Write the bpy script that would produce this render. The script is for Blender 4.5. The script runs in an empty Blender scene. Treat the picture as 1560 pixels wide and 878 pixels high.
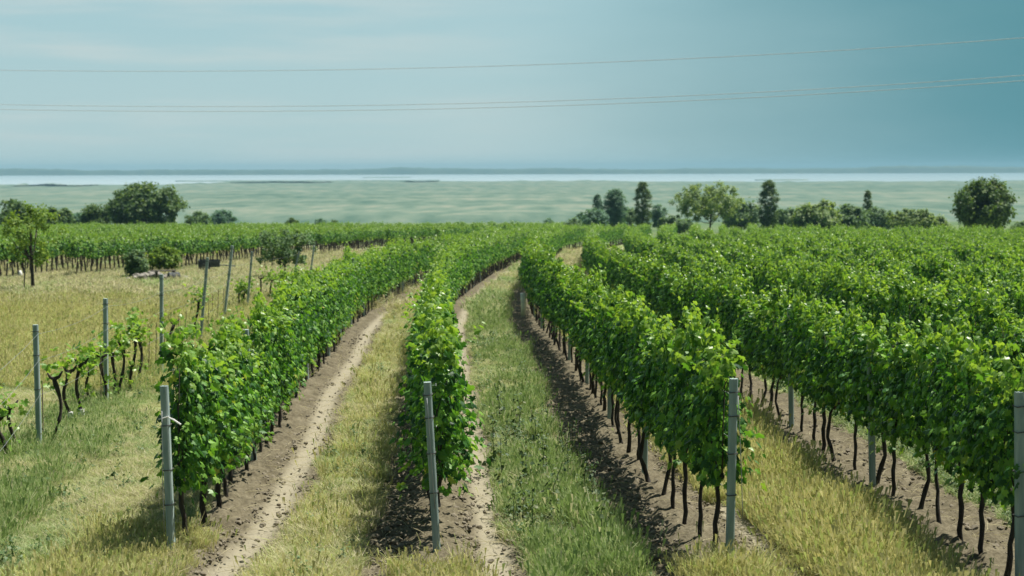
import bpy, math
import numpy as np
from mathutils import Vector, Matrix

RNG = np.random.default_rng(11)
scene = bpy.context.scene
COL = scene.collection
R = math.radians

# ------------------------------------------------------------------ camera and terrain
F = 2383.0                      # focal length in pixels of the 1560-wide photograph
HC = 3.46                       # eye height above the ground at the origin
PITCH = math.atan(181 / F)
ROLL = -0.0026
_c, _s = math.cos(PITCH), math.sin(PITCH)
FW = np.array([0, _c, -_s])
_r0, _u0 = np.array([1., 0, 0]), np.array([0, _s, _c])
RT = _r0 * math.cos(ROLL) + _u0 * math.sin(ROLL)
UP = -_r0 * math.sin(ROLL) + _u0 * math.cos(ROLL)
PLAIN = HC - 22.0


def ray(px, py):
    d = FW + (px - 780) / F * RT + (439 - py) / F * UP
    return d / d[1]             # unit step in depth


def zg(y):
    y = np.asarray(y, float)
    hill = -0.0277 * y
    t = np.clip((y - 215) / 420, 0, 1)
    drop = -0.0277 * 215 + (PLAIN + 0.0277 * 215) * (t * t * (3 - 2 * t) * .35 + t * .65)
    return np.where(y < 215, hill, drop)


def ground_at(px, py):          # where the line of sight through a pixel meets the vineyard slope
    d = ray(px, py)
    t = HC / (-d[2] - 0.0277)
    return d[0] * t, t


def at_depth(px, py, D):
    d = ray(px, py)
    return np.array([0, 0, HC]) + d * D


cam_d = bpy.data.cameras.new('camera')
cam = bpy.data.objects.new('camera', cam_d)
COL.objects.link(cam)
m = Matrix.Identity(4)
for i in range(3):
    m[i][0], m[i][1], m[i][2] = RT[i], UP[i], -FW[i]
m[2][3] = HC
cam.matrix_world = m
cam_d.sensor_width = 36
cam_d.lens = F / 1560 * 36
cam_d.clip_start = .1
cam_d.clip_end = 40000
cam_d.dof.use_dof = True
cam_d.dof.focus_distance = 19
cam_d.dof.aperture_fstop = 2.4
scene.camera = cam


# ------------------------------------------------------------------ helpers
def noise2(x, y, seed=0, octaves=3):
    """cheap smooth value noise, vectorised"""
    x = np.asarray(x, float); y = np.asarray(y, float)
    out = np.zeros(np.broadcast(x, y).shape); a, tot = 1., 0.
    for o in range(octaves):
        xi, yi = np.floor(x), np.floor(y)
        fx, fy = x - xi, y - yi
        fx, fy = fx * fx * (3 - 2 * fx), fy * fy * (3 - 2 * fy)

        def h(i, j):
            n = (i.astype(np.int64) * 374761393 + j.astype(np.int64) * 668265263 + (seed + o * 17) * 1442695041) & 0xffffffff
            n = ((n ^ (n >> 13)) * 1274126177) & 0xffffffff
            return ((n ^ (n >> 16)) & 0xffff) / 65535.
        v = (h(xi, yi) * (1 - fx) + h(xi + 1, yi) * fx) * (1 - fy) + (h(xi, yi + 1) * (1 - fx) + h(xi + 1, yi + 1) * fx) * fy
        out += a * v; tot += a; a *= .5; x = x * 2.03; y = y * 2.03
    return out / tot


def mesh_np(name, V, Fc, mats=(), smooth=False, mat_idx=None):
    me = bpy.data.meshes.new(name)
    V = np.asarray(V, np.float32)
    me.vertices.add(len(V)); me.vertices.foreach_set('co', V.ravel())
    if isinstance(Fc, np.ndarray):
        k = Fc.shape[1]
        tot = np.full(len(Fc), k, np.int32); flat = Fc.ravel().astype(np.int32)
    else:
        tot = np.array([len(f) for f in Fc], np.int32)
        flat = np.array([i for f in Fc for i in f], np.int32)
    start = np.concatenate([[0], np.cumsum(tot)[:-1]]).astype(np.int32)
    me.loops.add(len(flat)); me.loops.foreach_set('vertex_index', flat)
    me.polygons.add(len(tot)); me.polygons.foreach_set('loop_start', start)
    for mm in mats: me.materials.append(mm)
    if mat_idx is not None: me.polygons.foreach_set('material_index', np.asarray(mat_idx, np.int32))
    me.polygons.foreach_set('use_smooth', np.full(len(tot), smooth))
    me.update(calc_edges=True)
    return me


class MB:                       # collects shapes into one mesh
    def __init__(s): s.v = []; s.f = []

    def add(s, V, Fs):
        b = len(s.v); s.v.extend([tuple(p) for p in V]); s.f.extend([tuple(i + b for i in f) for f in Fs])

    def tube(s, pts, rad, n=6, cap=True):
        pts = [np.array(p, float) for p in pts]
        rad = rad if hasattr(rad, '__len__') else [rad] * len(pts)
        V, Fs = [], []
        for i, p in enumerate(pts):
            t = pts[min(i + 1, len(pts) - 1)] - pts[max(i - 1, 0)]
            t /= np.linalg.norm(t) + 1e-9
            a = np.cross(t, [0, 0, 1.]) if abs(t[2]) < .95 else np.cross(t, [0, 1., 0])
            a /= np.linalg.norm(a); b = np.cross(t, a)
            for k in range(n):
                w = 2 * math.pi * k / n
                V.append(p + rad[i] * (math.cos(w) * a + math.sin(w) * b))
        for i in range(len(pts) - 1):
            for k in range(n):
                k2 = (k + 1) % n
                Fs.append((i * n + k, i * n + k2, (i + 1) * n + k2, (i + 1) * n + k))
        if cap:
            Fs.append(tuple(range(n - 1, -1, -1))); Fs.append(tuple((len(pts) - 1) * n + k for k in range(n)))
        s.add(V, Fs)

    def box(s, c, h, ch=.0, rz=0):
        cx, cy, cz = c; hx, hy, hz = h
        if ch <= 0: ring = [(-hx, -hy), (hx, -hy), (hx, hy), (-hx, hy)]
        else: ring = [(-hx + ch, -hy), (hx - ch, -hy), (hx, -hy + ch), (hx, hy - ch), (hx - ch, hy), (-hx + ch, hy), (-hx, hy - ch), (-hx, -hy + ch)]
        ca, sa = math.cos(rz), math.sin(rz); n = len(ring)
        V = [(cx + x * ca - y * sa, cy + x * sa + y * ca, cz + z) for z in (-hz, hz) for x, y in ring]
        Fs = [tuple(range(n - 1, -1, -1)), tuple(range(n, 2 * n))] + [(k, (k + 1) % n, n + (k + 1) % n, n + k) for k in range(n)]
        s.add(V, Fs)

    def mesh(s, name, mat, smooth=False): return mesh_np(name, np.array(s.v), s.f, [mat] if mat else [], smooth)


def link(name, data, parent=None, loc=None, rz=None):
    o = bpy.data.objects.new(name, data); COL.objects.link(o)
    if parent is not None: o.parent = parent
    if loc is not None: o.location = tuple(map(float, loc))
    if rz is not None: o.rotation_euler[2] = float(rz)
    return o


def tag(o, label=None, cat=None, group=None, kind=None):
    if label: o['label'] = label
    if cat: o['category'] = cat
    if group: o['group'] = group
    if kind: o['kind'] = kind
    return o


# ------------------------------------------------------------------ materials
def mat(name):
    m_ = bpy.data.materials.new(name); m_.use_nodes = True
    nt = m_.node_tree; nt.nodes.clear()
    out = nt.nodes.new('ShaderNodeOutputMaterial')
    return m_, nt, out


def N(nt, t, **kw):
    n = nt.nodes.new(t)
    for k, v in kw.items():
        if k in n.inputs: n.inputs[k].default_value = v
        else: setattr(n, k, v)
    return n


def ramp(nt, stops):
    r = nt.nodes.new('ShaderNodeValToRGB'); e = r.color_ramp.elements
    while len(e) < len(stops): e.new(.5)
    for i, (p, c) in enumerate(stops):
        e[i].position = p; e[i].color = (*c, 1)
    return r


def leaf_mat(name, stops, trans_gain=1.6, trans=.4, rough=.42, spec=.5, tcol=(1.15, 1.1, .45)):
    m_, nt, out = mat(name); L = nt.links.new
    g = N(nt, 'ShaderNodeNewGeometry'); r = ramp(nt, stops)
    L(g.outputs['Random Per Island'], r.inputs['Fac'])
    p = N(nt, 'ShaderNodeBsdfPrincipled', Roughness=rough)
    p.inputs['Specular IOR Level'].default_value = spec
    L(r.outputs['Color'], p.inputs['Base Color'])
    t = N(nt, 'ShaderNodeBsdfTranslucent')
    mul = N(nt, 'ShaderNodeMix', data_type='RGBA', blend_type='MULTIPLY')
    mul.inputs['Factor'].default_value = 1
    L(r.outputs['Color'], mul.inputs['A']); mul.inputs['B'].default_value = (*[trans_gain * c for c in tcol], 1)
    L(mul.outputs['Result'], t.inputs['Color'])
    mx = N(nt, 'ShaderNodeMixShader'); mx.inputs[0].default_value = trans
    L(p.outputs[0], mx.inputs[1]); L(t.outputs[0], mx.inputs[2]); L(mx.outputs[0], out.inputs['Surface'])
    return m_


def noisy_mat(name, c1, c2, scale=8, rough=.85, bump=.0, stretch=(1, 1, 1), metallic=0., detail=4):
    m_, nt, out = mat(name); L = nt.links.new
    tc = N(nt, 'ShaderNodeTexCoord'); mp = N(nt, 'ShaderNodeMapping'); mp.inputs['Scale'].default_value = stretch
    L(tc.outputs['Object'], mp.inputs['Vector'])
    n = N(nt, 'ShaderNodeTexNoise', Scale=scale, Detail=detail); L(mp.outputs[0], n.inputs['Vector'])
    r = ramp(nt, [(.3, c1), (.7, c2)]); L(n.outputs['Fac'], r.inputs['Fac'])
    p = N(nt, 'ShaderNodeBsdfPrincipled', Roughness=rough, Metallic=metallic)
    L(r.outputs['Color'], p.inputs['Base Color'])
    if bump:
        b = N(nt, 'ShaderNodeBump', Strength=bump, Distance=.02); L(n.outputs['Fac'], b.inputs['Height']); L(b.outputs[0], p.inputs['Normal'])
    L(p.outputs[0], out.inputs['Surface'])
    return m_


M = {}
M['leaf'] = leaf_mat('vine_leaf', [(0, (.019, .060, .022)), (.4, (.047, .138, .028)), (.74, (.130, .280, .038)), (.97, (.20, .36, .055)), (1, (.36, .35, .07))], 1.7, .25, .52, .26, (.95, 1.1, .4))
M['tip'] = leaf_mat('vine_shoot_tip', [(0, (.115, .25, .035)), (1, (.235, .36, .065))], 1.5, .4, .4)
M['bark'] = noisy_mat('vine_bark', (.016, .013, .010), (.055, .044, .034), 30, .95, .6, (1, 1, .25))
M['post'] = noisy_mat('weathered_post', (.19, .27, .26), (.36, .44, .42), 7, .8, .25, (3, 3, .35))
M['wire'] = noisy_mat('galvanised_wire', (.20, .22, .22), (.33, .35, .35), 5, .55, 0, (1, 1, 1), .4)
M['dark_wire'] = noisy_mat('rusty_wire', (.05, .05, .045), (.10, .09, .08), 15, .7)
M['cable'] = noisy_mat('cable_alloy', (.66, .70, .70), (.74, .77, .77), 2, .35)
M['white'] = noisy_mat('white_plastic', (.66, .67, .65), (.8, .8, .78), 6, .6)
M['stake'] = noisy_mat('rusty_stake', (.10, .075, .055), (.17, .12, .085), 10, .8)
M['dry'] = leaf_mat('dry_grass_blade', [(0, (.34, .32, .18)), (.35, (.48, .45, .27)), (.7, (.64, .59, .41)), (.72, (.34, .40, .14)), (1, (.42, .46, .17))], 1.0, .42, .7, .2, (1, 1, .85))
M['gold'] = leaf_mat('golden_grass_blade', [(0, (.35, .34, .14)), (.4, (.50, .47, .21)), (.62, (.62, .57, .33)), (.64, (.36, .43, .14)), (1, (.45, .51, .18))], 1.0, .42, .7, .2, (1, 1, .8))
M['green'] = leaf_mat('green_grass_blade', [(0, (.15, .24, .075)), (.5, (.25, .345, .12)), (.75, (.36, .43, .19)), (1, (.55, .53, .35))], 1.05, .42, .6, .25, (1, 1, .8))
M['weed'] = leaf_mat('weed_leaf', [(0, (.05, .10, .035)), (.6, (.09, .165, .055)), (1, (.17, .24, .12))], 1.2, .3, .55, .3)
M['dock'] = leaf_mat('dark_weed_leaf', [(0, (.035, .075, .03)), (.7, (.075, .13, .05)), (1, (.16, .17, .09))], 1.1, .2, .6, .3)
M['stone'] = noisy_mat('pale_stone', (.16, .15, .125), (.32, .30, .26), 4, .95, .4)
M['blackish'] = noisy_mat('dark_weathered_iron', (.035, .042, .042), (.09, .10, .10), 6, .8)
M['old_wood'] = noisy_mat('old_grey_wood', (.07, .06, .05), (.16, .14, .12), 12, .9, .3, (.3, 3, 3))
M['clod'] = noisy_mat('soil_clod', (.12, .102, .072), (.25, .22, .16), 25, 1.0, .4)
M['tree_bark'] = noisy_mat('tree_bark', (.035, .029, .023), (.09, .075, .06), 5, .95, .5, (1, 1, .3))

# ------------------------------------------------------------------ vineyard rows
SP = 2.75
YS = np.arange(-12, 300, .5)


def curve_from(pix, world):
    pts = [ground_at(*p) for p in pix] + [(x, d) for d, x in world]
    pts.sort(key=lambda p: p[1])
    d = np.array([p[1] for p in pts]); x = np.array([p[0] for p in pts])
    k = (x[3] - x[0]) / (d[3] - d[0])
    xs = np.interp(YS, d, x)
    xs = np.where(YS < d[0], x[0] + k * (YS - d[0]), xs)
    ke = (x[-1] - x[-2]) / (d[-1] - d[-2])
    xs = np.where(YS > d[-1], x[-1] + ke * (YS - d[-1]), xs)
    ker = np.hanning(13); ker /= ker.sum()
    pad = np.pad(xs, 6, mode='reflect', reflect_type='odd')
    return np.convolve(pad, ker, 'valid')


ROW = {}
ROW[1] = curve_from([(262, 845), (325, 810), (361, 742), (397, 700), (423, 660), (453, 600), (484, 570), (508, 538), (528, 505), (555, 482), (597, 455)],
                    [(75, -4.45), (90, -3.7), (108, -2.5), (133, -.9), (152, 1.3), (180, 5.2), (215, 10.5)])
ROW[2] = curve_from([(666, 845), (664, 760), (664, 700), (663, 600), (665, 540), (672, 495)],
                    [(60, -2.25), (74, -1.75), (90, -.95), (108, .2), (133, 1.8), (152, 3.9), (180, 8.), (215, 13.3)])
ROW[3] = curve_from([(1110, 868), (1077, 843), (1059, 817), (1034, 792), (1014, 765), (992, 748), (976, 716), (965, 701), (934, 654), (905, 609), (876, 565), (840, 519), (820, 497)],
                    [(60, .62), (80, 1.15), (108, 2.6), (133, 4.3), (152, 6.6), (180, 10.8), (215, 16)])
ROW[4] = curve_from([(1556, 905), (1508, 872), (1472, 843), (1433, 815), (1406, 794), (1365, 760), (1325, 748), (1285, 719), (1249, 690), (1216, 663), (1174, 636)],
                    [(40, 3.75), (60, 3.45), (80, 3.95), (108, 5.4), (133, 7.1), (152, 9.4), (180, 13.6), (215, 19)])
for k in range(5, 20): ROW[k] = ROW[4] + SP * (k - 4)
for k in range(1, 26): ROW[1 - k] = ROW[1] - SP * k        # background vineyard on the left, from depth LSTART
LSTART = {0: 172, -1: 160, -2: 150, -3: 140, -4: 124, -5: 93, -6: 83}
OLD = np.interp(YS, [10, 18, 22.8, 28.6, 33.5, 40, 50, 55, 70], [-5.9, -6.55, -6.93, -7.38, -7.5, -8.05, -9.25, -9.35, -9.7])


def rx(k, y): return np.interp(y, YS, ROW[k])
def oldx(y): return np.interp(y, YS, OLD)
def heading(k, y): return -math.atan2(rx(k, y + .8) - rx(k, y - .8), 1.6)


# zone of a ground point: soil 0..1, which strip it lies in
SOIL_R = {1: .98, 2: .88, 3: .88, 4: .95}
SOIL_L = {1: .25, 2: .72, 3: .95, 4: .6}


def zones(x, y):
    x = np.asarray(x, float); y = np.asarray(y, float)
    strip = np.full(x.shape, 0); a = np.full(x.shape, 9.); b = np.full(x.shape, 9.)
    for k in range(1, 19):
        dk = x - rx(k, y)
        inn = dk > 0
        strip = np.where(inn, k, strip); a = np.where(inn, dk, a)
    for k in range(1, 19):
        b = np.where(strip == k - 1, rx(k, y) - x, b)
    wob = (noise2(x * 1.6, y * .9, 5) - .5) * .45
    sr = np.full(x.shape, .6); sl = np.full(x.shape, .55)
    for k, v in SOIL_R.items(): sr = np.where(strip == k, v, sr)
    sr = np.where((strip == 3) & (y > 18.5), .5, sr)
    for k, v in SOIL_L.items(): sl = np.where(strip == k - 1, v, sl)
    soil = np.where((strip >= 1) & (a < sr + wob), 1., 0.)
    soil = np.where(b < sl + wob, 1., soil)
    soil = np.where(y > 120, 0., soil)
    return strip, a, b, soil, wob


# ------------------------------------------------------------------ ground sheet
def build_ground():
    ys = np.concatenate([np.linspace(-12, 10.8, 24), 11 * np.exp(np.linspace(0, math.log(60 / 11), 430)),
                         60 * np.exp(np.linspace(.02, math.log(230 / 60), 90)), 230 * np.exp(np.linspace(.05, math.log(9000 / 230), 70))])
    s = np.linspace(-1, 1, 560)
    W = np.where(ys < 60, 8 + .36 * np.maximum(ys, 4), 29.6 + (ys - 60) * .62)
    X = s[None, :] * W[:, None]; Y = np.repeat(ys[:, None], len(s), 1)
    x, y = X.ravel(), Y.ravel()
    strip, a, b, soil, wob = zones(x, y)
    z = zg(y)
    near = np.clip((75 - y) / 40, 0, 1) * (y > 0)
    # tilled soil: clods and ridges; wheel tracks pressed flat with lug marks
    cl = noise2(x * 12, y * 8, 21, 4)
    track = np.zeros(x.shape)
    for k, c, w in ((1, .62, .17), (2, .60, .17), (3, .70, .16)):
        track = np.maximum(track, np.where(strip == k, np.exp(-((a - c) / w) ** 4), 0))
    lug = np.sin(y * 2 * math.pi / .17 + a * 4) * .014
    berm = np.where((strip >= 1) & (a < .35), np.cos(np.minimum(a / .35, 1) * 1.57) * .07, 0) + np.where(b < .35, np.cos(np.minimum(b / .35, 1) * 1.57) * .07, 0)
    zs = (cl - .45) * .17 * (1 - .85 * track) + lug * track - .035 * track + berm
    zgr = (noise2(x * 1.4, y * 1.1, 9) - .5) * .10 + .02
    z = z + near * np.where(soil > .5, zs, zgr)
    z = z + np.where(y > 15, (noise2(x / 7, y / 7, 3) - .5) * .12, 0) * (y < 215)
    lakebed = np.clip((y - 2350) / 400, 0, 1) * np.clip((6950 - y) / 60, 0, 1)
    z = z - 3.0 * lakebed
    nx, ny = len(s), len(ys)
    i = np.arange((ny - 1) * (nx - 1)); r_, c_ = i // (nx - 1), i % (nx - 1)
    q = r_ * nx + c_
    Fc = np.stack([q, q + 1, q + nx + 1, q + nx], 1)
    me = mesh_np('ground', np.stack([x, y, z], 1), Fc, [], True)
    # dry share of each patch of turf
    dry = np.where(strip == 1, .72, np.where(strip == 2, .22, np.where(strip == 3, .85, .45)))
    ox = np.abs(x - oldx(y))
    leftdry = np.clip(.55 + (y - 30) / 30, .3, 1.) - .5 * np.exp(-(ox / 1.1) ** 2)
    dry = np.where(strip == 0, leftdry, dry)
    dry = np.clip(dry + (noise2(x / 1.2, y / 1.6, 33) - .5) * .7, 0, 1)
    for nm, v in (('soil', soil), ('dry', dry), ('track', track)):
        at = me.attributes.new(nm, 'FLOAT', 'POINT'); at.data.foreach_set('value', v.astype(np.float32))
    m_, nt, out = mat('ground'); L = nt.links.new
    ge = N(nt, 'ShaderNodeNewGeometry')
    def att(n): return N(nt, 'ShaderNodeAttribute', attribute_name=n)
    def noise(sc, det=5, stretch=None):
        n = N(nt, 'ShaderNodeTexNoise', Scale=sc, Detail=det)
        if stretch:
            mp = N(nt, 'ShaderNodeMapping'); mp.inputs['Scale'].default_value = stretch
            L(ge.outputs['Position'], mp.inputs['Vector']); L(mp.outputs[0], n.inputs['Vector'])
        else: L(ge.outputs['Position'], n.inputs['Vector'])
        return n
    n1 = noise(3.2, 8); n2 = noise(26, 4)
    sr = ramp(nt, [(.3, (.048, .041, .026)), (.5, (.112, .098, .064)), (.75, (.205, .182, .125))])
    add = N(nt, 'ShaderNodeMix', data_type='FLOAT'); add.inputs['Factor'].default_value = .5
    L(n1.outputs['Fac'], add.inputs['A']); L(n2.outputs['Fac'], add.inputs['B']); L(add.outputs['Result'], sr.inputs['Fac'])
    tr = N(nt, 'ShaderNodeMix', data_type='RGBA'); L(att('track').outputs['Fac'], tr.inputs['Factor'])
    L(sr.outputs['Color'], tr.inputs['A']); tr.inputs['B'].default_value = (.25, .228, .165, 1)
    gr = ramp(nt, [(.3, (.11, .17, .045)), (.7, (.20, .26, .085))]); L(n2.outputs['Fac'], gr.inputs['Fac'])
    dr = ramp(nt, [(.3, (.29, .27, .15)), (.7, (.42, .39, .24))]); L(n2.outputs['Fac'], dr.inputs['Fac'])
    gd = N(nt, 'ShaderNodeMix', data_type='RGBA'); L(att('dry').outputs['Fac'], gd.inputs['Factor'])
    L(gr.outputs['Color'], gd.inputs['A']); L(dr.outputs['Color'], gd.inputs['B'])
    # beyond the vineyard: meadow plain
    sep = N(nt, 'ShaderNodeSeparateXYZ'); L(ge.outputs['Position'], sep.inputs[0])
    mr = N(nt, 'ShaderNodeMapRange'); mr.inputs['From Min'].default_value = 150; mr.inputs['From Max'].default_value = 180; L(sep.outputs['Y'], mr.inputs['Value'])
    n3 = noise(1, 4, (.004, .02, 1)); pl = ramp(nt, [(.35, (.07, .125, .05)), (.65, (.13, .17, .08))]); L(n3.outputs['Fac'], pl.inputs['Fac'])
    gp = N(nt, 'ShaderNodeMix', data_type='RGBA'); L(mr.outputs[0], gp.inputs['Factor']); L(gd.outputs['Result'], gp.inputs['A']); L(pl.outputs['Color'], gp.inputs['B'])
    mx = N(nt, 'ShaderNodeMix', data_type='RGBA'); L(att('soil').outputs['Fac'], mx.inputs['Factor'])
    L(gp.outputs['Result'], mx.inputs['A']); L(tr.outputs['Result'], mx.inputs['B'])
    p = N(nt, 'ShaderNodeBsdfPrincipled', Roughness=1.0); p.inputs['Specular IOR Level'].default_value = .1
    L(mx.outputs['Result'], p.inputs['Base Color'])
    bp = N(nt, 'ShaderNodeBump', Strength=.5, Distance=.03); L(n2.outputs['Fac'], bp.inputs['Height']); L(bp.outputs[0], p.inputs['Normal'])
    L(p.outputs[0], out.inputs['Surface'])
    me.materials.append(m_)
    tag(link('ground', me), 'sloping vineyard ground of tilled soil tracks and grass running down to the plain', kind='structure')


build_ground()


# ------------------------------------------------------------------ leaves and vines
def leaf_template():
    half = [(.22, -.18), (.52, -.02), (.38, .17), (.64, .42), (.31, .47), (.26, .68)]
    out = [(0, .06)] + half + [(0, .90)] + [(-u, v) for u, v in reversed(half)]
    P = [(0, .40)] + out
    V = np.array([(u, v - .1, -.35 * abs(u) - .22 * (v - .3) ** 2) for u, v in P])
    n = len(out)
    Fc = np.array([(0, 1 + i, 1 + (i + 1) % n) for i in range(n)])
    return V, Fc


LT_V, LT_F = leaf_template()
QT_V = np.array([(-.42, .3, -.08), (0, 0, 0), (.42, .3, -.08), (0, 1, -.1)]); QT_F = np.array([(0, 1, 2), (0, 2, 3)])


def place_leaves(P, Nn, size, rng, down=.8, tmpl=(LT_V, LT_F)):
    """leaf copies at P facing Nn, tips mostly hanging down"""
    V0, F0 = tmpl; n = len(P)
    Nn = Nn / (np.linalg.norm(Nn, axis=1, keepdims=True) + 1e-9)
    T = rng.normal(0, .6, (n, 3)); T[:, 2] -= down
    T -= (T * Nn).sum(1, keepdims=True) * Nn
    T /= np.linalg.norm(T, axis=1, keepdims=True) + 1e-9
    B = np.cross(T, Nn)
    V = P[:, None] + size[:, None, None] * (V0[None, :, 0:1] * B[:, None] + V0[None, :, 1:2] * T[:, None] + V0[None, :, 2:3] * Nn[:, None])
    Fc = (np.arange(n) * len(V0))[:, None, None] + F0[None]
    return V.reshape(-1, 3), Fc.reshape(-1, F0.shape[1])


def vine_leaves(rng, vigour=1., far=False, z_lo=.74):
    P, Nn, S, tip = [], [], [], []
    nshoot = 11
    for i in range(nshoot):
        y0 = -.5 + 1.0 * (i + .5) / nshoot + rng.normal(0, .05)
        top = (1.96 + rng.normal(0, .13)) * vigour
        amp = rng.normal(0, .08); ph = rng.normal(0, .045); lean = rng.normal(0, .12)
        n = 30 if far else 66
        t = np.sort(rng.random(n)) ** .9
        z = z_lo + (top - z_lo) * t
        cx = amp * np.sin(np.pi * t * .9) + ph
        w = np.sin(np.pi * np.clip(t * .70 + .20, 0, 1)) ** .5 * (1 - .35 * t)
        r = (.05 + .20 * rng.random(n)) * w
        th = rng.uniform(0, 2 * np.pi, n)
        x = cx + np.cos(th) * r * 1.05; y = y0 + lean * t + np.sin(th) * r * .7
        P.append(np.stack([x, y, z + rng.normal(0, .04, n)], 1))
        Nn.append(np.stack([np.sign(x) * (.75 + np.abs(x) * 1.8) + rng.normal(0, .6, n), rng.normal(0, .7, n), .06 + .46 * t + rng.normal(0, .33, n)], 1))
        S.append(rng.uniform(.056, .108, n) * (1.42 if far else 1.) * (1 - .2 * t))
        tip.append(t > .80)
    for i in range(7):                                           # arching side shoots that hang down the flanks
        sgn = 1 if i % 2 else -1
        y0 = rng.uniform(-.5, .5); z0 = rng.uniform(z_lo + .25, 1.65); reach = rng.uniform(.10, .26); fall = rng.uniform(.2, .55)
        n = 9 if far else 18
        t = rng.random(n)
        x = sgn * (.08 + reach * np.sin(t * 1.9)) + rng.normal(0, .05, n)
        z = np.maximum(z0 + .18 * np.sin(t * 3.1) - fall * t * t + rng.normal(0, .05, n), z_lo - .2)
        P.append(np.stack([x, y0 + rng.normal(0, .11, n), z], 1))
        Nn.append(np.stack([sgn * 1.1 + rng.normal(0, .4, n), rng.normal(0, .5, n), .6 + rng.normal(0, .3, n)], 1))
        S.append(rng.uniform(.056, .10, n) * (1.42 if far else 1.)); tip.append(t > .93)
    for i in range(6):                                           # free shoots waving above the hedge
        y0 = rng.uniform(-.45, .45); n = 9; t = np.linspace(0, 1, n); ht = rng.uniform(.12, .46)
        P.append(np.stack([rng.normal(0, .1) + rng.normal(0, .15) * t + rng.normal(0, .03, n), y0 + rng.normal(0, .12) * t + rng.normal(0, .03, n), 1.82 * vigour + ht * t], 1))
        Nn.append(np.stack([rng.normal(0, .7, n), rng.normal(0, .7, n), .7 + rng.normal(0, .3, n)], 1))
        S.append(np.linspace(.11, .05, n)); tip.append(t > .3)
    P, Nn, S, tip = np.concatenate(P), np.concatenate(Nn), np.concatenate(S), np.concatenate(tip)
    V, Fc = place_leaves(P, Nn, S, rng)
    mi = np.repeat(tip.astype(int), len(LT_F))
    return V, Fc, mi


def vine_trunk(rng, h=.85, fat=1.):
    mb = MB(); n = 9
    pts, rad = [], []
    ax, ay, p1, p2 = rng.normal(0, .035), rng.normal(0, .04), rng.uniform(0, 6), rng.uniform(0, 6)
    for i in range(n):
        t = i / (n - 1)
        pts.append((ax * math.sin(t * 4 + p1) - ax * math.sin(p1) + .01 * math.sin(t * 17 + p2), ay * math.sin(t * 3.3 + p2) - ay * math.sin(p2), -.06 + (h + .06) * t))
        rad.append(fat * (.029 - .009 * t) * rng.uniform(.85, 1.2) * (1.5 if i == 0 else 1))
    mb.tube(pts, rad, 7)
    hx, hy, hz = pts[-1]
    mb.tube([(hx, hy, h - .05), (hx * .5, hy + .2, h + .06), (0, .46, h + .02)], [.02, .014, .009], 5)
    mb.tube([(hx, hy, h - .05), (hx * .5, hy - .2, h + .05), (0, -.44, h + .03)], [.02, .014, .009], 5)
    for i in range(4):
        y0 = rng.uniform(-.42, .42)
        mb.tube([(0, y0, h), (rng.normal(0, .06), y0 + rng.normal(0, .04), h + .5), (rng.normal(0, .12), y0 + rng.normal(0, .08), h + .95)], [.008, .006, .004], 4)
    return np.array(mb.v), mb.f


NPROTO = 12
fol_meshes, trunk_meshes, far_meshes = [], [], []
for i in range(NPROTO):
    rng = np.random.default_rng(100 + i)
    V, Fc, mi = vine_leaves(rng, rng.uniform(.93, 1.09), False, .60 if i < 6 else .78)
    fol_meshes.append(mesh_np('vine_foliage', V, Fc, [M['leaf'], M['tip']], False, mi))
    tv, tf = vine_trunk(rng)
    trunk_meshes.append(mesh_np('vine_trunk', tv, tf, [M['bark']], True))
for i in range(14):
    rng = np.random.default_rng(300 + i)
    V, Fc, mi = vine_leaves(rng, rng.uniform(.93, 1.06), True, .74 if i < 8 else 1.15)
    tv, tf = vine_trunk(rng, .85 if i < 8 else 1.2, 1.2 if i < 8 else 1.9)
    faces = [tuple(f) for f in Fc] + [tuple(j + len(V) for j in f) for f in tf]
    far_meshes.append(mesh_np('far_vine', np.concatenate([V, tv]), faces, [M['leaf'], M['tip'], M['bark']], False, np.concatenate([mi, np.full(len(tf), 2)])))


def proto_collection(name, meshes):
    c = bpy.data.collections.new(name)
    for i, me in enumerate(meshes):
        c.objects.link(bpy.data.objects.new('%s_pattern.%03d' % (name, i), me))
    return c


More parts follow.
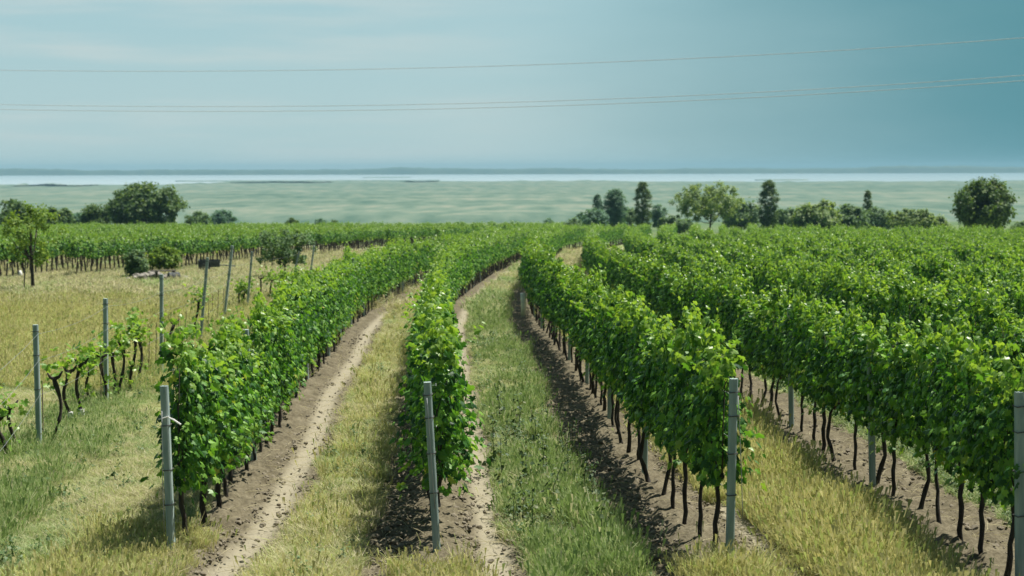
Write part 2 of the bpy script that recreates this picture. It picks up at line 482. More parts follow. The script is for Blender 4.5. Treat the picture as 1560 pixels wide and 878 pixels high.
def scatter(name, coll, nvar, P, rot, scl, label, seed=0, kind='stuff', idx=None):
    """one object whose copies of a few patterns stand at the points P"""
    rng = np.random.default_rng(seed); n = len(P)
    me = bpy.data.meshes.new(name)
    me.vertices.add(n); me.vertices.foreach_set('co', np.asarray(P, np.float32).ravel())
    a = me.attributes.new('rot', 'FLOAT_VECTOR', 'POINT'); a.data.foreach_set('vector', np.asarray(rot, np.float32).ravel())
    a = me.attributes.new('scl', 'FLOAT_VECTOR', 'POINT'); a.data.foreach_set('vector', np.asarray(scl, np.float32).ravel())
    a = me.attributes.new('idx', 'INT', 'POINT'); a.data.foreach_set('value', (rng.integers(0, nvar, n) if idx is None else idx).astype(np.int32))
    o = link(name, me); tag(o, label, None, None, kind)
    ng = bpy.data.node_groups.new(name, 'GeometryNodeTree')
    ng.interface.new_socket('Geometry', in_out='INPUT', socket_type='NodeSocketGeometry')
    ng.interface.new_socket('Geometry', in_out='OUTPUT', socket_type='NodeSocketGeometry')
    gi, go = ng.nodes.new('NodeGroupInput'), ng.nodes.new('NodeGroupOutput')
    ci = ng.nodes.new('GeometryNodeCollectionInfo'); ci.inputs['Collection'].default_value = coll
    ci.inputs['Separate Children'].default_value = True; ci.inputs['Reset Children'].default_value = True
    ip = ng.nodes.new('GeometryNodeInstanceOnPoints'); ip.inputs['Pick Instance'].default_value = True

    def na(nm, ty):
        q = ng.nodes.new('GeometryNodeInputNamedAttribute'); q.data_type = ty; q.inputs['Name'].default_value = nm
        return next(s for s in q.outputs if s.enabled and s.name == 'Attribute')
    L = ng.links.new
    L(gi.outputs[0], ip.inputs['Points']); L(ci.outputs[0], ip.inputs['Instance'])
    L(na('idx', 'INT'), ip.inputs['Instance Index']); L(na('rot', 'FLOAT_VECTOR'), ip.inputs['Rotation']); L(na('scl', 'FLOAT_VECTOR'), ip.inputs['Scale'])
    L(ip.outputs[0], go.inputs[0])
    o.modifiers.new('scatter', 'NODES').node_group = ng
    return o


ORD = ['first', 'second', 'third', 'fourth', 'fifth', 'sixth', 'seventh', 'eighth', 'ninth', 'tenth', 'eleventh', 'twelfth', 'thirteenth',
       'fourteenth', 'fifteenth', 'sixteenth', 'seventeenth', 'eighteenth', 'nineteenth', 'twentieth']
ROWNAME = {1: 'the leftmost leafy row', 2: 'the second leafy row from left', 3: 'the third leafy row from left', 4: 'the fourth leafy row from left'}
START = {1: ground_at(262, 845)[1], 2: ground_at(666, 845)[1], 3: ground_at(1111, 869)[1], 4: ground_at(1554, 906)[1]}

spots = []                       # (sort key, row, order, x, y)
for k in list(range(1, 20)) + list(range(0, -25, -1)):
    y0 = START.get(k, 15.0 if k > 4 else LSTART.get(k, 79 - .4 * (-k)))
    y1 = 174 if k in (2, 3, 4) else (182 if k == 1 else (174 + RNG.uniform(-3, 3) if k > 4 else 205 + RNG.uniform(-8, 8)))
    if k > 4: y1 -= (k - 5) * 3.2
    y = y0 + (.62 if k == 2 else .40); j = 0
    while y < y1:
        x = float(rx(k, y))
        if abs(x) < .345 * y + 1.5:
            if not (k > 4 and RNG.random() < .012):
                pen = 1 if 1 <= k <= 4 else (1.6 if k == 5 else 99)
                spots.append((y * pen, k, j, x, float(y)))
        slope = math.hypot(1, float(rx(k, y + 1) - rx(k, y)))
        y += (.85 + RNG.uniform(-.05, .05)) / slope; j += 1
spots.sort()
near_spots, far_spots = spots[:300], spots[300:]
for i, (_, k, j, x, y) in enumerate(near_spots):
    r = link('grapevine', None, None, (x + RNG.normal(0, .02), y, zg(y)), heading(k, y) + (math.pi if RNG.random() < .5 else 0))
    sc = RNG.uniform(.90, 1.08); r.scale = (RNG.uniform(.8, 1.15) * (1.2 if j < 3 and k < 3 else 1), RNG.uniform(.84, .99), sc * (.86 if RNG.random() < .06 else 1))
    if k == 5: lab = 'leafy grapevine in the fifth row, its top showing over the fourth leafy row'
    elif j < 20: lab = 'leafy grapevine, %s from the end post in %s' % (ORD[j], ROWNAME[k])
    else: lab = 'leafy grapevine far along %s, beyond its twentieth vine' % ROWNAME[k]
    tag(r, lab, 'grapevine', 'grapevines in the leafy rows')
    v = int(RNG.integers(0, 6) if k < 3 else RNG.integers(6, NPROTO))
    link('trunk', trunk_meshes[v], r); link('foliage', fol_meshes[v], r)
P = np.array([(x, y, float(zg(y))) for _, k, j, x, y in far_spots])
rot = np.zeros_like(P); rot[:, 2] = [heading(k, y) + (math.pi if RNG.random() < .5 else 0) for _, k, j, x, y in far_spots]
s_ = RNG.uniform(.86, 1.08, len(P)); scl = np.stack([RNG.uniform(.85, 1.05, len(P)), np.ones(len(P)), s_], 1)
far_idx = np.array([RNG.integers(0, 8) if k > 0 else RNG.integers(8, 14) for _, k, j, x, y in far_spots])
scatter('distant_grapevines', proto_collection('far_vine', far_meshes), 8, P, rot, scl, 'mass of distant leafy grapevine rows reaching the edge of the vineyard', idx=far_idx)


# ------------------------------------------------------------------ posts, wires
def post_mesh(h, w=.037, seed=0):
    mb = MB(); rng = np.random.default_rng(seed)
    mb.box((0, 0, h / 2 - .15), (w, w, h / 2 + .15), .012)
    mb.box((0, -w - .001, h - .06), (.007, .004, .007))
    return mb.mesh('post', M['post'])


def wrap_mesh(zs, w=.040):
    mb = MB()
    for z in zs:
        c = w + .004
        mb.tube([(-c, -c, z), (c, -c, z + .006), (c, c, z + .01), (-c, c, z + .004), (-c, -c, z)], .005, 5)
    return mb.mesh('wire_wrap', M['dark_wire'])


def post(x, y, h, lean, rz, label, group, wraps=(), cat='post'):
    o = link('vineyard_post', post_mesh(h), None, (x, y, zg(y)), rz)
    o.rotation_euler[0], o.rotation_euler[1] = lean[1], lean[0]
    tag(o, label, cat, group)
    for z in wraps: link('wire_wrap', wrap_mesh([z]), o)
    return o


ends = {}
for k, (bx, by, tx, ty) in {1: (262, 850, 250, 588), 2: (666, 848, 651, 582), 3: (1111, 873, 1118, 577), 4: (1554, 908, 1552, 597)}.items():
    x, y = ground_at(bx, by)
    T = at_depth(tx, ty, y); h = float(T[2] - zg(y)); lean = math.atan2(T[0] - x, h)
    ends[k] = post(x, y, h, (lean, 0), .1 * (k - 2), {1: 'grey end post with white tie at the front of the leftmost leafy row',
                                          2: 'leaning pale grey end post in front of the second leafy row',
                                          3: 'grey end post with loose hanging wire at the third leafy row',
                                          4: 'grey end post of the fourth leafy row at the right edge'}[k],
                   'end posts of the leafy rows', (h - .13, h - .36, h - .72, h - 1.12) if k != 1 else (h - .40, h - .85, h - 1.2))
# white tie on the first end post
mb = MB(); mb.tube([(.03, -.052, 1.44), (.10, -.06, 1.41), (.17, -.055, 1.36)], [.006, .010, .009], 6)
mb.tube([(-.055, -.055, 1.415), (0, -.06, 1.43), (.05, -.057, 1.445)], .006, 5)
tag(link('tie_cord', mb.mesh('tie_cord', M['white']), ends[1]), 'white cord tied round the post with a stiff loose end')


def wire(pts, rad, label, group, mt='wire', name='trellis_wire', cat='wire'):
    mb = MB(); mb.tube(pts, rad, 5)
    return tag(link(name, mb.mesh(name, M[mt], True)), label, cat, group)


for k, (dx0, dx1, z0, z1) in {1: (-.02, -.05, 1.5, .25), 3: (.035, .11, 1.72, .48), 2: (-.01, .01, 1.62, .5)}.items():
    e = ends[k]; x, y, z = e.location; a = math.tan(e.rotation_euler[1])
    pts = [(x + a * zz + dx0 + (dx1 - dx0) * t, y - .062 - .03 * math.sin(t * 3.1), z + zz) for t, zz in [(t, z0 + (z1 - z0) * t) for t in np.linspace(0, 1, 7)]]
    wire(pts, .0042, {1: 'thin wire hanging down the end post with the white tie', 3: 'thin pale wire hanging loose beside the third row end post',
                      2: 'thin wire running down the face of the leaning end post'}[k], 'loose wires on end posts', name='hanging_wire')
# line posts along the rows
for k in (1, 2, 3, 4):
    y = START[k]; j = 0
    while y < 78:
        y += 5.15; j += 1
        tall = y > 26 and RNG.random() < .18
        x = float(rx(k, y))
        post(x, y + .3, 2.12 if tall else RNG.uniform(1.75, 1.95), (RNG.normal(0, .025), RNG.normal(0, .02)), heading(k, y),
             'grey line post, %s behind the end post in %s' % (ORD[j - 1], ROWNAME[k]), 'line posts inside the leafy rows', (.75,))
for k in (1, 2, 3, 4):
    for z, nm in ((.78, 'lowest'), (1.3, 'middle'), (1.72, 'top')):
        ys = np.concatenate([[START[k] + .02], np.arange(START[k] + 3, 80, 3)])
        wire([(float(rx(k, y)), y, float(zg(y)) + z) for y in ys], .0028, '%s trellis wire threading through %s' % (nm, ROWNAME[k]), 'trellis wires of the leafy rows')

# the old row on the left: posts, wires, pruned stumps, stakes
old_posts = []
OLDP = [(60, 687, 54, 495, 'nearest'), (162, 617, 161, 455, 'second'), (246, 572, 246, 418, 'third'), (304, 532, 316, 392, 'fourth'), (341, 490, 355, 373, 'tall leaning fifth'),
        (376, 475, 384, 383, 'sixth'), (440, 452, 456, 382, 'seventh'), (470, 440, 479, 374, 'eighth')]
for bx, by, tx, ty, w in OLDP:
    x, y = ground_at(bx, by); T = at_depth(tx, ty, y); h = float(T[2] - zg(y))
    post(x, y, h, (math.atan2(T[0] - x, h), 0), RNG.uniform(-.3, .3), 'grey post, %s in the bare old vine row on the left' % w, 'posts of the bare old row', (h - .1, h - .45, h - .95))
    old_posts.append((x, y, float(zg(y)), h, T[0] - x))
for fz, nm in ((.93, 'top'), (.72, 'middle'), (.45, 'lowest')):
    pts = []
    fx, fy, fz0, fh, fl = old_posts[0]
    pp = [(fx + 1.9, fy - 9, float(zg(fy - 9)), 1.9, 0)] + old_posts
    for i, (x, y, z, h, l) in enumerate(pp):
        q = np.array([x + l * fz + .05, y - .055, z + min(h, 1.95) * fz])
        if pts:
            p0 = pts[-1]
            for t in (.25, .5, .75): pts.append(p0 + (q - p0) * t - np.array([0, 0, .07 * 4 * t * (1 - t)]))
        pts.append(q)
    wire(pts, .0022, '%s slack wire strung along the bare old vine row' % nm, 'wires of the bare old row')


def old_vine(bx, by, tx, ty, label, leafy=1.0, seed=0, band=False):
    rng = np.random.default_rng(900 + seed)
    x, y = ground_at(bx, by); T = at_depth(tx, ty, y); h = max(float(T[2] - zg(y)), .5); dx = T[0] - x
    r = tag(link('old_vine', None, None, (x, y, zg(y))), label, 'old vine', 'bare old vines on the left')
    mb = MB(); pts, rad = [], []
    ph = rng.uniform(0, 6); am = rng.uniform(.02, .05)
    for i in range(11):
        t = i / 10
        pts.append((dx * t + am * math.sin(t * 6 + ph) - am * math.sin(ph) * (1 - t), .05 * math.sin(t * 5 + ph), -.05 + (h + .05) * t))
        rad.append(rng.uniform(.022, .034) * (1.3 if i in (0, 9, 10) else 1))
    mb.tube(pts, rad, 7)
    e = pts[-1]
    mb.tube([e, (e[0] + .08, e[1], e[2] + .04), (e[0] + .13, e[1], e[2] + .12)], [.035, .025, .012], 5)
    mb.tube([e, (e[0] - .06, e[1], e[2] + .03), (e[0] - .10, e[1], e[2] + .10)], [.035, .022, .012], 5)
    link('trunk', mb.mesh('old_trunk', M['bark'], True), r)
    if band:
        mb = MB(); c = pts[2]; mb.tube([(c[0], c[1], c[2] - .05), (c[0], c[1], c[2] + .05)], .052, 8)
        tag(link('trunk_band', mb.mesh('trunk_band', M['white']), r), 'white paint band low on the trunk')
    n = int(64 * leafy)
    if n:
        Pp = np.array(e)[None] + rng.normal(0, 1, (n, 3)) * np.array([.15, .15, .15]) + np.array([0, 0, .13])
        Nn = rng.normal(0, .7, (n, 3)); Nn[:, 2] += .6
        if leafy > .6:
            lo = np.array([pts[int(rng.integers(2, 6))] for _ in range(n // 5)]) + rng.normal(0, .06, (n // 5, 3))
            Pp = np.concatenate([Pp, lo]); Nn = np.concatenate([Nn, rng.normal(0, .7, (len(lo), 3)) + np.array([0, -.3, .4])])
        V, Fc = place_leaves(Pp, Nn, rng.uniform(.06, .12, len(Pp)), rng)
        link('foliage', mesh_np('old_foliage', V, Fc, [M['tip']]), r)
    return r


OV = [(19, 695, 16, 622, .25, 'short stump with one young leaf at the left edge', 0), (84, 678, 86, 578, .5, 'crooked trunk just right of the nearest post', 0),
      (107, 645, 102, 567, .3, 'dark knobbly trunk with a white band', 1), (121, 642, 122, 556, .9, 'straight leafy trunk with a white band', 1), (139, 616, 135, 558, .9, 'bent leafy trunk left of the second post', 0),
      (155, 620, 158, 545, .8, 'thin trunk touching the second post', 0), (171, 605, 174, 540, .9, 'leafy trunk just right of the second post', 0), (181, 608, 188, 528, 1.2, 'bushy leaning trunk between second and third posts', 0),
      (201, 600, 203, 507, 1.1, 'tall trunk with a wide leafy head', 0), (213, 590, 212, 514, .9, 'slender trunk beside the tall leafy one', 0), (255, 556, 262, 494, .2, 'leaning almost leafless trunk by the third post', 0),
      (295, 530, 301, 460, 1.4, 'leafy topped trunk against the fourth post', 0), (361, 474, 366, 445, 1.8, 'leafy trunk between the fifth and sixth posts', 0), (371, 474, 374, 440, 1.6, 'leafy trunk close to the sixth post', 0),
      (392, 470, 398, 425, .3, 'bare curved trunk right of the sixth post', 0), (412, 462, 414, 428, 2.4, 'bright leafy trunk far along, under the dark bush', 0), (428, 458, 430, 424, 2.6, 'bright full headed trunk far along, by the seventh post', 0),
      (447, 455, 448, 424, 2.6, 'bright leafy trunk behind the leftmost leafy row', 0), (463, 452, 465, 424, 2.4, 'last bright leafy trunk before the leafy row hides it', 0), (2, 705, 0, 640, 1.2, 'leafy trunk cut by the left picture edge', 0)]
for i, (a_, b_, c_, d_, lf, lab, bd) in enumerate(OV):
    old_vine(a_, b_, c_, d_, 'old vine, ' + lab, lf, i, bool(bd))
STK = [(66, 684, 64, 580), (154, 622, 153, 530), (226, 578, 228, 497), (237, 572, 238, 493), (250, 560, 251, 490), (271, 536, 273, 474), (280, 536, 284, 474), (317, 515, 318, 450), (323, 500, 324, 448), (331, 500, 333, 440), (339, 498, 341, 440)]
SL = ['beside the nearest old post', 'leaning on the second old post', 'first of the close pair left of the third post', 'second of the close pair left of the third post', 'just right of the third old post',
      'left one of the pair past the third post', 'right one of the pair past the third post', 'just right of the fourth old post', 'second past the fourth old post', 'third past the fourth old post', 'touching the leaning fifth post']
for (a_, b_, c_, d_), lab in zip(STK, SL):
    x, y = ground_at(a_, b_); T = at_depth(c_, d_, y)
    mb = MB(); mb.tube([(0, 0, -.1), ((T[0] - x) * .5, .01, (T[2] - zg(y)) * .5), (T[0] - x, 0, T[2] - zg(y))], .008, 6)
    tag(link('vine_stake', mb.mesh('vine_stake', M['stake']), None, (x, y, zg(y))), 'thin rusty stake ' + lab, 'stake', 'thin stakes in the bare old row')
# white grow tube in the third row
x, y = ground_at(801, 482)
mb = MB(); mb.tube([(0, 0, -.05), (.01, 0, .4), (-.01, 0, .78)], .09, 8)
tag(link('grow_tube', mb.mesh('grow_tube', M['white'], True), None, (x - .08, y, zg(y))), 'white plastic grow tube at the foot of the third leafy row', 'grow tube')

# ------------------------------------------------------------------ grass and weeds
def tuft(rng, n, h, spread, width, lean, mat_, seedhead=0.):
    V, Fc = [], []
    for i in range(n):
        a = rng.uniform(0, 6.283); r = spread * math.sqrt(rng.random())
        bx, by = r * math.cos(a), r * math.sin(a)
        d = rng.uniform(0, 6.283); hh = h * rng.uniform(.45, 1.1); l = hh * abs(rng.normal(lean, lean * .5))
        wx, wy = -math.sin(d + rng.normal(0, .7)) * width, math.cos(d + rng.normal(0, .7)) * width
        b = len(V)
        for t, w in ((0, 1), (.5, .8)):
            cx, cy, cz = bx + math.cos(d) * l * t * t, by + math.sin(d) * l * t * t, hh * t
            V += [(cx - wx * w, cy - wy * w, cz - .03 * (t == 0)), (cx + wx * w, cy + wy * w, cz - .03 * (t == 0))]
        ex, ey, ez = bx + math.cos(d) * l, by + math.sin(d) * l, hh * (1 - .2 * lean)
        V.append((ex, ey, ez))
        Fc += [(b, b + 1, b + 3, b + 2), (b + 2, b + 3, b + 4)]
        if rng.random() < seedhead:
            b = len(V); q = .006
            V += [(ex - q, ey, ez - .05), (ex + q, ey, ez - .05), (ex + math.cos(d) * .04 + q * .5, ey + math.sin(d) * .04, ez + .04), (ex + math.cos(d) * .04 - q * .5, ey, ez + .04)]
            Fc.append((b, b + 1, b + 2, b + 3))
    return mesh_np('tuft', np.array(V), Fc, [mat_])


def weed_plant(rng, h, nleaf, mat_):
    mb = MB(); V0, F0 = [], []
    mb.tube([(0, 0, -.03), (rng.normal(0, .02), rng.normal(0, .02), h * .6), (rng.normal(0, .05), rng.normal(0, .05), h)], [.007, .005, .003], 4)
    t = rng.random(nleaf); a = rng.uniform(0, 6.283, nleaf); r = rng.uniform(.03, .12, nleaf) * (1.1 - .6 * t)
    Pp = np.stack([r * np.cos(a), r * np.sin(a), .03 + h * .95 * t], 1)
    Nn = np.stack([.4 * np.cos(a), .4 * np.sin(a), np.full(nleaf, .8)], 1) + rng.normal(0, .35, (nleaf, 3))
    V, Fc = place_leaves(Pp, Nn, rng.uniform(.035, .075, nleaf) * (1.2 - .5 * t), rng, .3, (QT_V, QT_F))
    vv = np.concatenate([np.array(mb.v), V])
    return mesh_np('weed', vv, mb.f + [tuple(i + len(mb.v) for i in f) for f in Fc], [mat_])


g = lambda s: np.random.default_rng(s)
C_dry = proto_collection('dry_tuft', [tuft(g(i), 60, .13, .15, .0038, 1.0, M['dry']) for i in range(6)])
C_tall = proto_collection('tall_tuft', [tuft(g(20 + i), 60, .40, .15, .0034, .7, M['gold'], .25) for i in range(6)])
C_green = proto_collection('green_tuft', [tuft(g(40 + i), 58, .14, .15, .0045, .95, M['green']) for i in range(6)])
C_gtall = proto_collection('tall_green_tuft', [tuft(g(45 + i), 44, .36, .16, .0042, .55, M['green'], .2) for i in range(5)])
C_weed = proto_collection('weed', [weed_plant(g(60 + i), .22, 22, M['weed']) for i in range(6)])
C_dryfar = proto_collection('far_dry_tuft', [tuft(g(80 + i), 64, .24, .42, .010, 1.0, M['dry'], .2) for i in range(5)])
C_greenfar = proto_collection('far_green_tuft', [tuft(g(90 + i), 50, .26, .36, .014, .9, M['green']) for i in range(5)])


def sample(n, y0, y1, x0f, x1f, power=1.0):
    """points in a depth band, denser near the viewer, x between two functions of depth"""
    u = RNG.random(n)
    y = y0 * (y1 / y0) ** (u ** power)
    a, b = x0f(y), x1f(y)
    return a + (b - a) * RNG.random(n), y


def put(name, coll, nvar, x, y, smin, smax, label, seed):
    n = len(x)
    P = np.stack([x, y, zg(y) + .0 + (noise2(x * 1.4, y * 1.1, 9) - .5) * .1 * np.clip((75 - y) / 40, 0, 1)], 1)
    rot = np.zeros((n, 3)); rot[:, 2] = RNG.uniform(0, 6.283, n); rot[:, :2] = RNG.normal(0, .12, (n, 2))
    s = RNG.uniform(smin, smax, n) * np.clip(.75 + (y - 12) * .006, .75, 1.4) * (.5 + 1.0 * noise2(x / 1.1, y / 1.7, 90 + seed, 3)); scl = np.stack([s, s, s * RNG.uniform(.7, 1.25, n)], 1)
    scatter(name, coll, nvar, P, rot, scl, label, seed)


def grass_field():
    half = lambda y: .355 * y + 3.5
    # between rows and left meadow, near
    X, Y = sample(175000, 10.2, 62, lambda y: -half(y), lambda y: half(y), 1.0)
    w = np.clip(Y / 30, .3, 1)
    strip, a, b, soil, wob = zones(X, Y)
    turf = (soil < .5)
    pat = noise2(X / .9, Y / 1.3, 33)
    ox = np.abs(X - oldx(Y)); r = RNG.random(len(X))
    keep = turf & (r < 1.)
    left = keep & (strip == 0)
    pg = np.where(Y < 34, .35 + .5 * np.exp(-(ox / 1.0) ** 2), np.maximum(.55 - (Y - 34) * .03, .08)) + (pat - .5) * 1.2
    pg = np.where(X - oldx(Y) < -1.5, np.clip(.50 - (Y - 24) * .03, .05, 1) + (pat - .5) * .8, pg)
    pg = pg + (noise2(X / 3.5, Y / 5, 38, 2) - .5) * .8
    lg = left & (RNG.random(len(X)) < pg)
    ld = left & ~lg
    s1 = keep & (strip == 1); s1g = s1 & (RNG.random(len(X)) < .22 + (pat - .5) * .8)
    s2 = keep & (strip == 2); s2g = s2 & (RNG.random(len(X)) < .66 + (pat - .5) * .8)
    s3 = keep & (strip == 3) & (a > .5)
    s4 = keep & (strip >= 4); s4w = s4 & (RNG.random(len(X)) < .4)
    green = lg | s1g | s2g | (s4 & ~s4w)
    dry = ld | (s1 & ~s1g) | (s2 & ~s2g)
    put('green_grass', C_green, 6, X[green], Y[green], .55, 1.15, 'short green grass growing between the vine rows and round the old vines', 1)
    put('dry_grass', C_dry, 6, X[dry], Y[dry], .6, 1.3, 'short dry yellow grass on the alleys and the left meadow', 2)
    tall = (s3 & (RNG.random(len(X)) < .75)) | (ld & (Y > 30) & (RNG.random(len(X)) < .3)) | (s1 & (RNG.random(len(X)) < .035))
    x2, y2 = sample(420, 12.0, 16.5, lambda y: rx(1, y) - 1.1, lambda y: rx(1, y) + .25)
    x3, y3 = sample(120, 12.2, 14.6, lambda y: rx(2, y) - .45, lambda y: rx(2, y) + .45)
    x4, y4 = sample(150, 12.2, 14.7, lambda y: rx(3, y) - .5, lambda y: rx(3, y) + .4)
    put('tall_dry_grass', C_tall, 6, np.concatenate([X[tall], x2, x3, x4]), np.concatenate([Y[tall], y2, y3, y4]), .65, 1.2, 'tall golden dry grass with seed heads beside the third row', 3)
    tg = (s2 & (noise2(X / .7, Y / 1.5, 44) > .5) & (RNG.random(len(X)) < .5)) | (lg & (ox < 1.1) & (RNG.random(len(X)) < .25))
    put('tall_green_grass', C_gtall, 5, X[tg], Y[tg], .6, 1.15, 'taller green grass in the centre alley and round the old vines', 9)
    wd = (s2 & (RNG.random(len(X)) < .10 + .25 * (noise2(X / .5, Y / .8, 71) > .62))) | s4w | (s1g & (RNG.random(len(X)) < .12)) | (lg & (RNG.random(len(X)) < .06))
    put('low_weeds', C_weed, 6, X[wd], Y[wd], .5, 1.1, 'low broad leaved green weeds among the grass', 4)
    # far meadow
    X, Y = sample(26000, 55, 135, lambda y: -half(y), lambda y: half(y) * .25)
    strip, a, b, soil, wob = zones(X, Y)
    pat = noise2(X / 5, Y / 6, 35)
    ok = (soil < .5)
    gr = ok & (RNG.random(len(X)) < np.where(strip == 2, .75, .22) + (pat - .5) * 1.3)
    dr = ok & ~gr
    put('distant_dry_grass', C_dryfar, 5, X[dr], Y[dr], .7, 1.25, 'pale dry grass of the meadow before the far vineyard', 5)
    put('distant_green_grass', C_greenfar, 5, X[gr], Y[gr], .6, 1.1, 'green grass patches of the farther meadow', 6)
    # clods of tilled earth and straw bits
    X, Y = sample(150000, 11.2, 48, lambda y: rx(1, y) - .3, lambda y: np.minimum(rx(6, y), half(y)))
    strip, a, b, soil, wob = zones(X, Y)
    ok = (soil > .5) & (RNG.random(len(X)) < .34 * (1 - .85 * np.exp(-((a - .65) / .24) ** 4)))
    X, Y = X[ok], Y[ok]; n = len(X)
    cl = []
    for i in range(5):
        rg = g(500 + i); V = []; Fs = []
        import bmesh
        bm = bmesh.new(); bmesh.ops.create_icosphere(bm, subdivisions=2, radius=1)
        for v in bm.verts: v.co *= 1 + rg.normal(0, .13); v.co.z *= .65
        me = bpy.data.meshes.new('clod'); bm.to_mesh(me); bm.free(); me.materials.append(M['clod']); cl.append(me)
    P = np.stack([X, Y, zg(Y) + (noise2(X * 12, Y * 8, 21, 4) - .45) * .17 * np.clip((75 - Y) / 40, 0, 1)], 1)
    s = np.exp(RNG.normal(math.log(.016), .45, n)).clip(.006, .042)
    scatter('soil_clods', proto_collection('clod', cl), 5, P, RNG.uniform(0, 6.28, (n, 3)) * np.array([.1, .1, 1]), np.stack([s, s * RNG.uniform(.7, 1.3, n), s], 1), 'crumbled clods of dry tilled earth along the rows', 7)
    X, Y = sample(6000, 11.2, 40, lambda y: rx(1, y) - .3, lambda y: np.minimum(rx(6, y), half(y)))
    strip, a, b, soil, wob = zones(X, Y); ok = soil > .5; X, Y = X[ok], Y[ok]; n = len(X)
    mb = MB(); mb.tube([(-.12, 0, 0), (0, .02, .015), (.12, 0, 0)], [.0018, .0022, .001], 4)
    st = [mb.mesh('straw', M['dry'])]
    P = np.stack([X, Y, zg(Y) + .03 + (noise2(X * 12, Y * 8, 21, 4) - .45) * .17], 1)
    rot = np.stack([RNG.normal(0, .15, n), RNG.normal(0, .2, n), RNG.uniform(0, 6.28, n)], 1); s = RNG.uniform(.5, 1.5, n)
    scatter('straw_litter', proto_collection('straw', st), 1, P, rot, np.stack([s, s, s], 1), 'loose straw lying on the tilled soil', 8)


grass_field()
# upright dark weeds in the green alley, one by one
dock = [weed_plant(g(700 + i), .62, 60, M['dock']) for i in range(4)]
WS = [(640 + 75, 660, 'beside the bare wheel track'), (762, 655, ''), (790, 668, ''), (752, 718, ''), (768, 762, 'low by the wheel track'), (782, 808, 'dark and leaning at the wheel track edge'), (796, 800, ''), (803, 745, ''), (818, 690, ''),
      (826, 735, ''), (856, 708, ''), (872, 700, ''), (888, 770, ''), (905, 790, ''), (918, 838, ''), (772, 700, ''), (835, 660, ''), (866, 745, ''), (845, 800, ''), (812, 835, '')]
for i, (px, py, w) in enumerate(WS):
    x, y = ground_at(px, py)
    o = link('dock_weed', dock[i % 4], None, (x, y, zg(y)), RNG.uniform(0, 6)); s = RNG.uniform(.8, 1.25); o.scale = (s * .9, s * .9, s); o.rotation_euler[0] = RNG.normal(0, .08)
    tag(o, 'upright dark weed stalk, %s from the front among those in the green grass alley' % ORD[sorted(range(len(WS)), key=lambda q: -WS[q][1]).index(i)], 'weed', 'dark upright weeds in the green alley')


# ------------------------------------------------------------------ trees and shrubs
TREE_MATS = {}


def crown_mat(key):
    if key not in TREE_MATS:
        st = {'dark': [(0, (.045, .095, .03)), (.6, (.085, .155, .045)), (1, (.15, .22, .06))],
              'mid': [(0, (.07, .135, .065)), (.6, (.12, .21, .095)), (1, (.19, .28, .13))],
              'olive': [(0, (.10, .165, .065)), (.6, (.18, .27, .10)), (1, (.28, .36, .15))],
              'fresh': [(0, (.07, .14, .022)), (.6, (.14, .24, .035)), (1, (.23, .32, .055))],
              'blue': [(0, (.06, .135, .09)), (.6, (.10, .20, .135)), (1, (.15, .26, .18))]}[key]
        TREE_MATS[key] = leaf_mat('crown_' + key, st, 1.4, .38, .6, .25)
    return TREE_MATS[key]


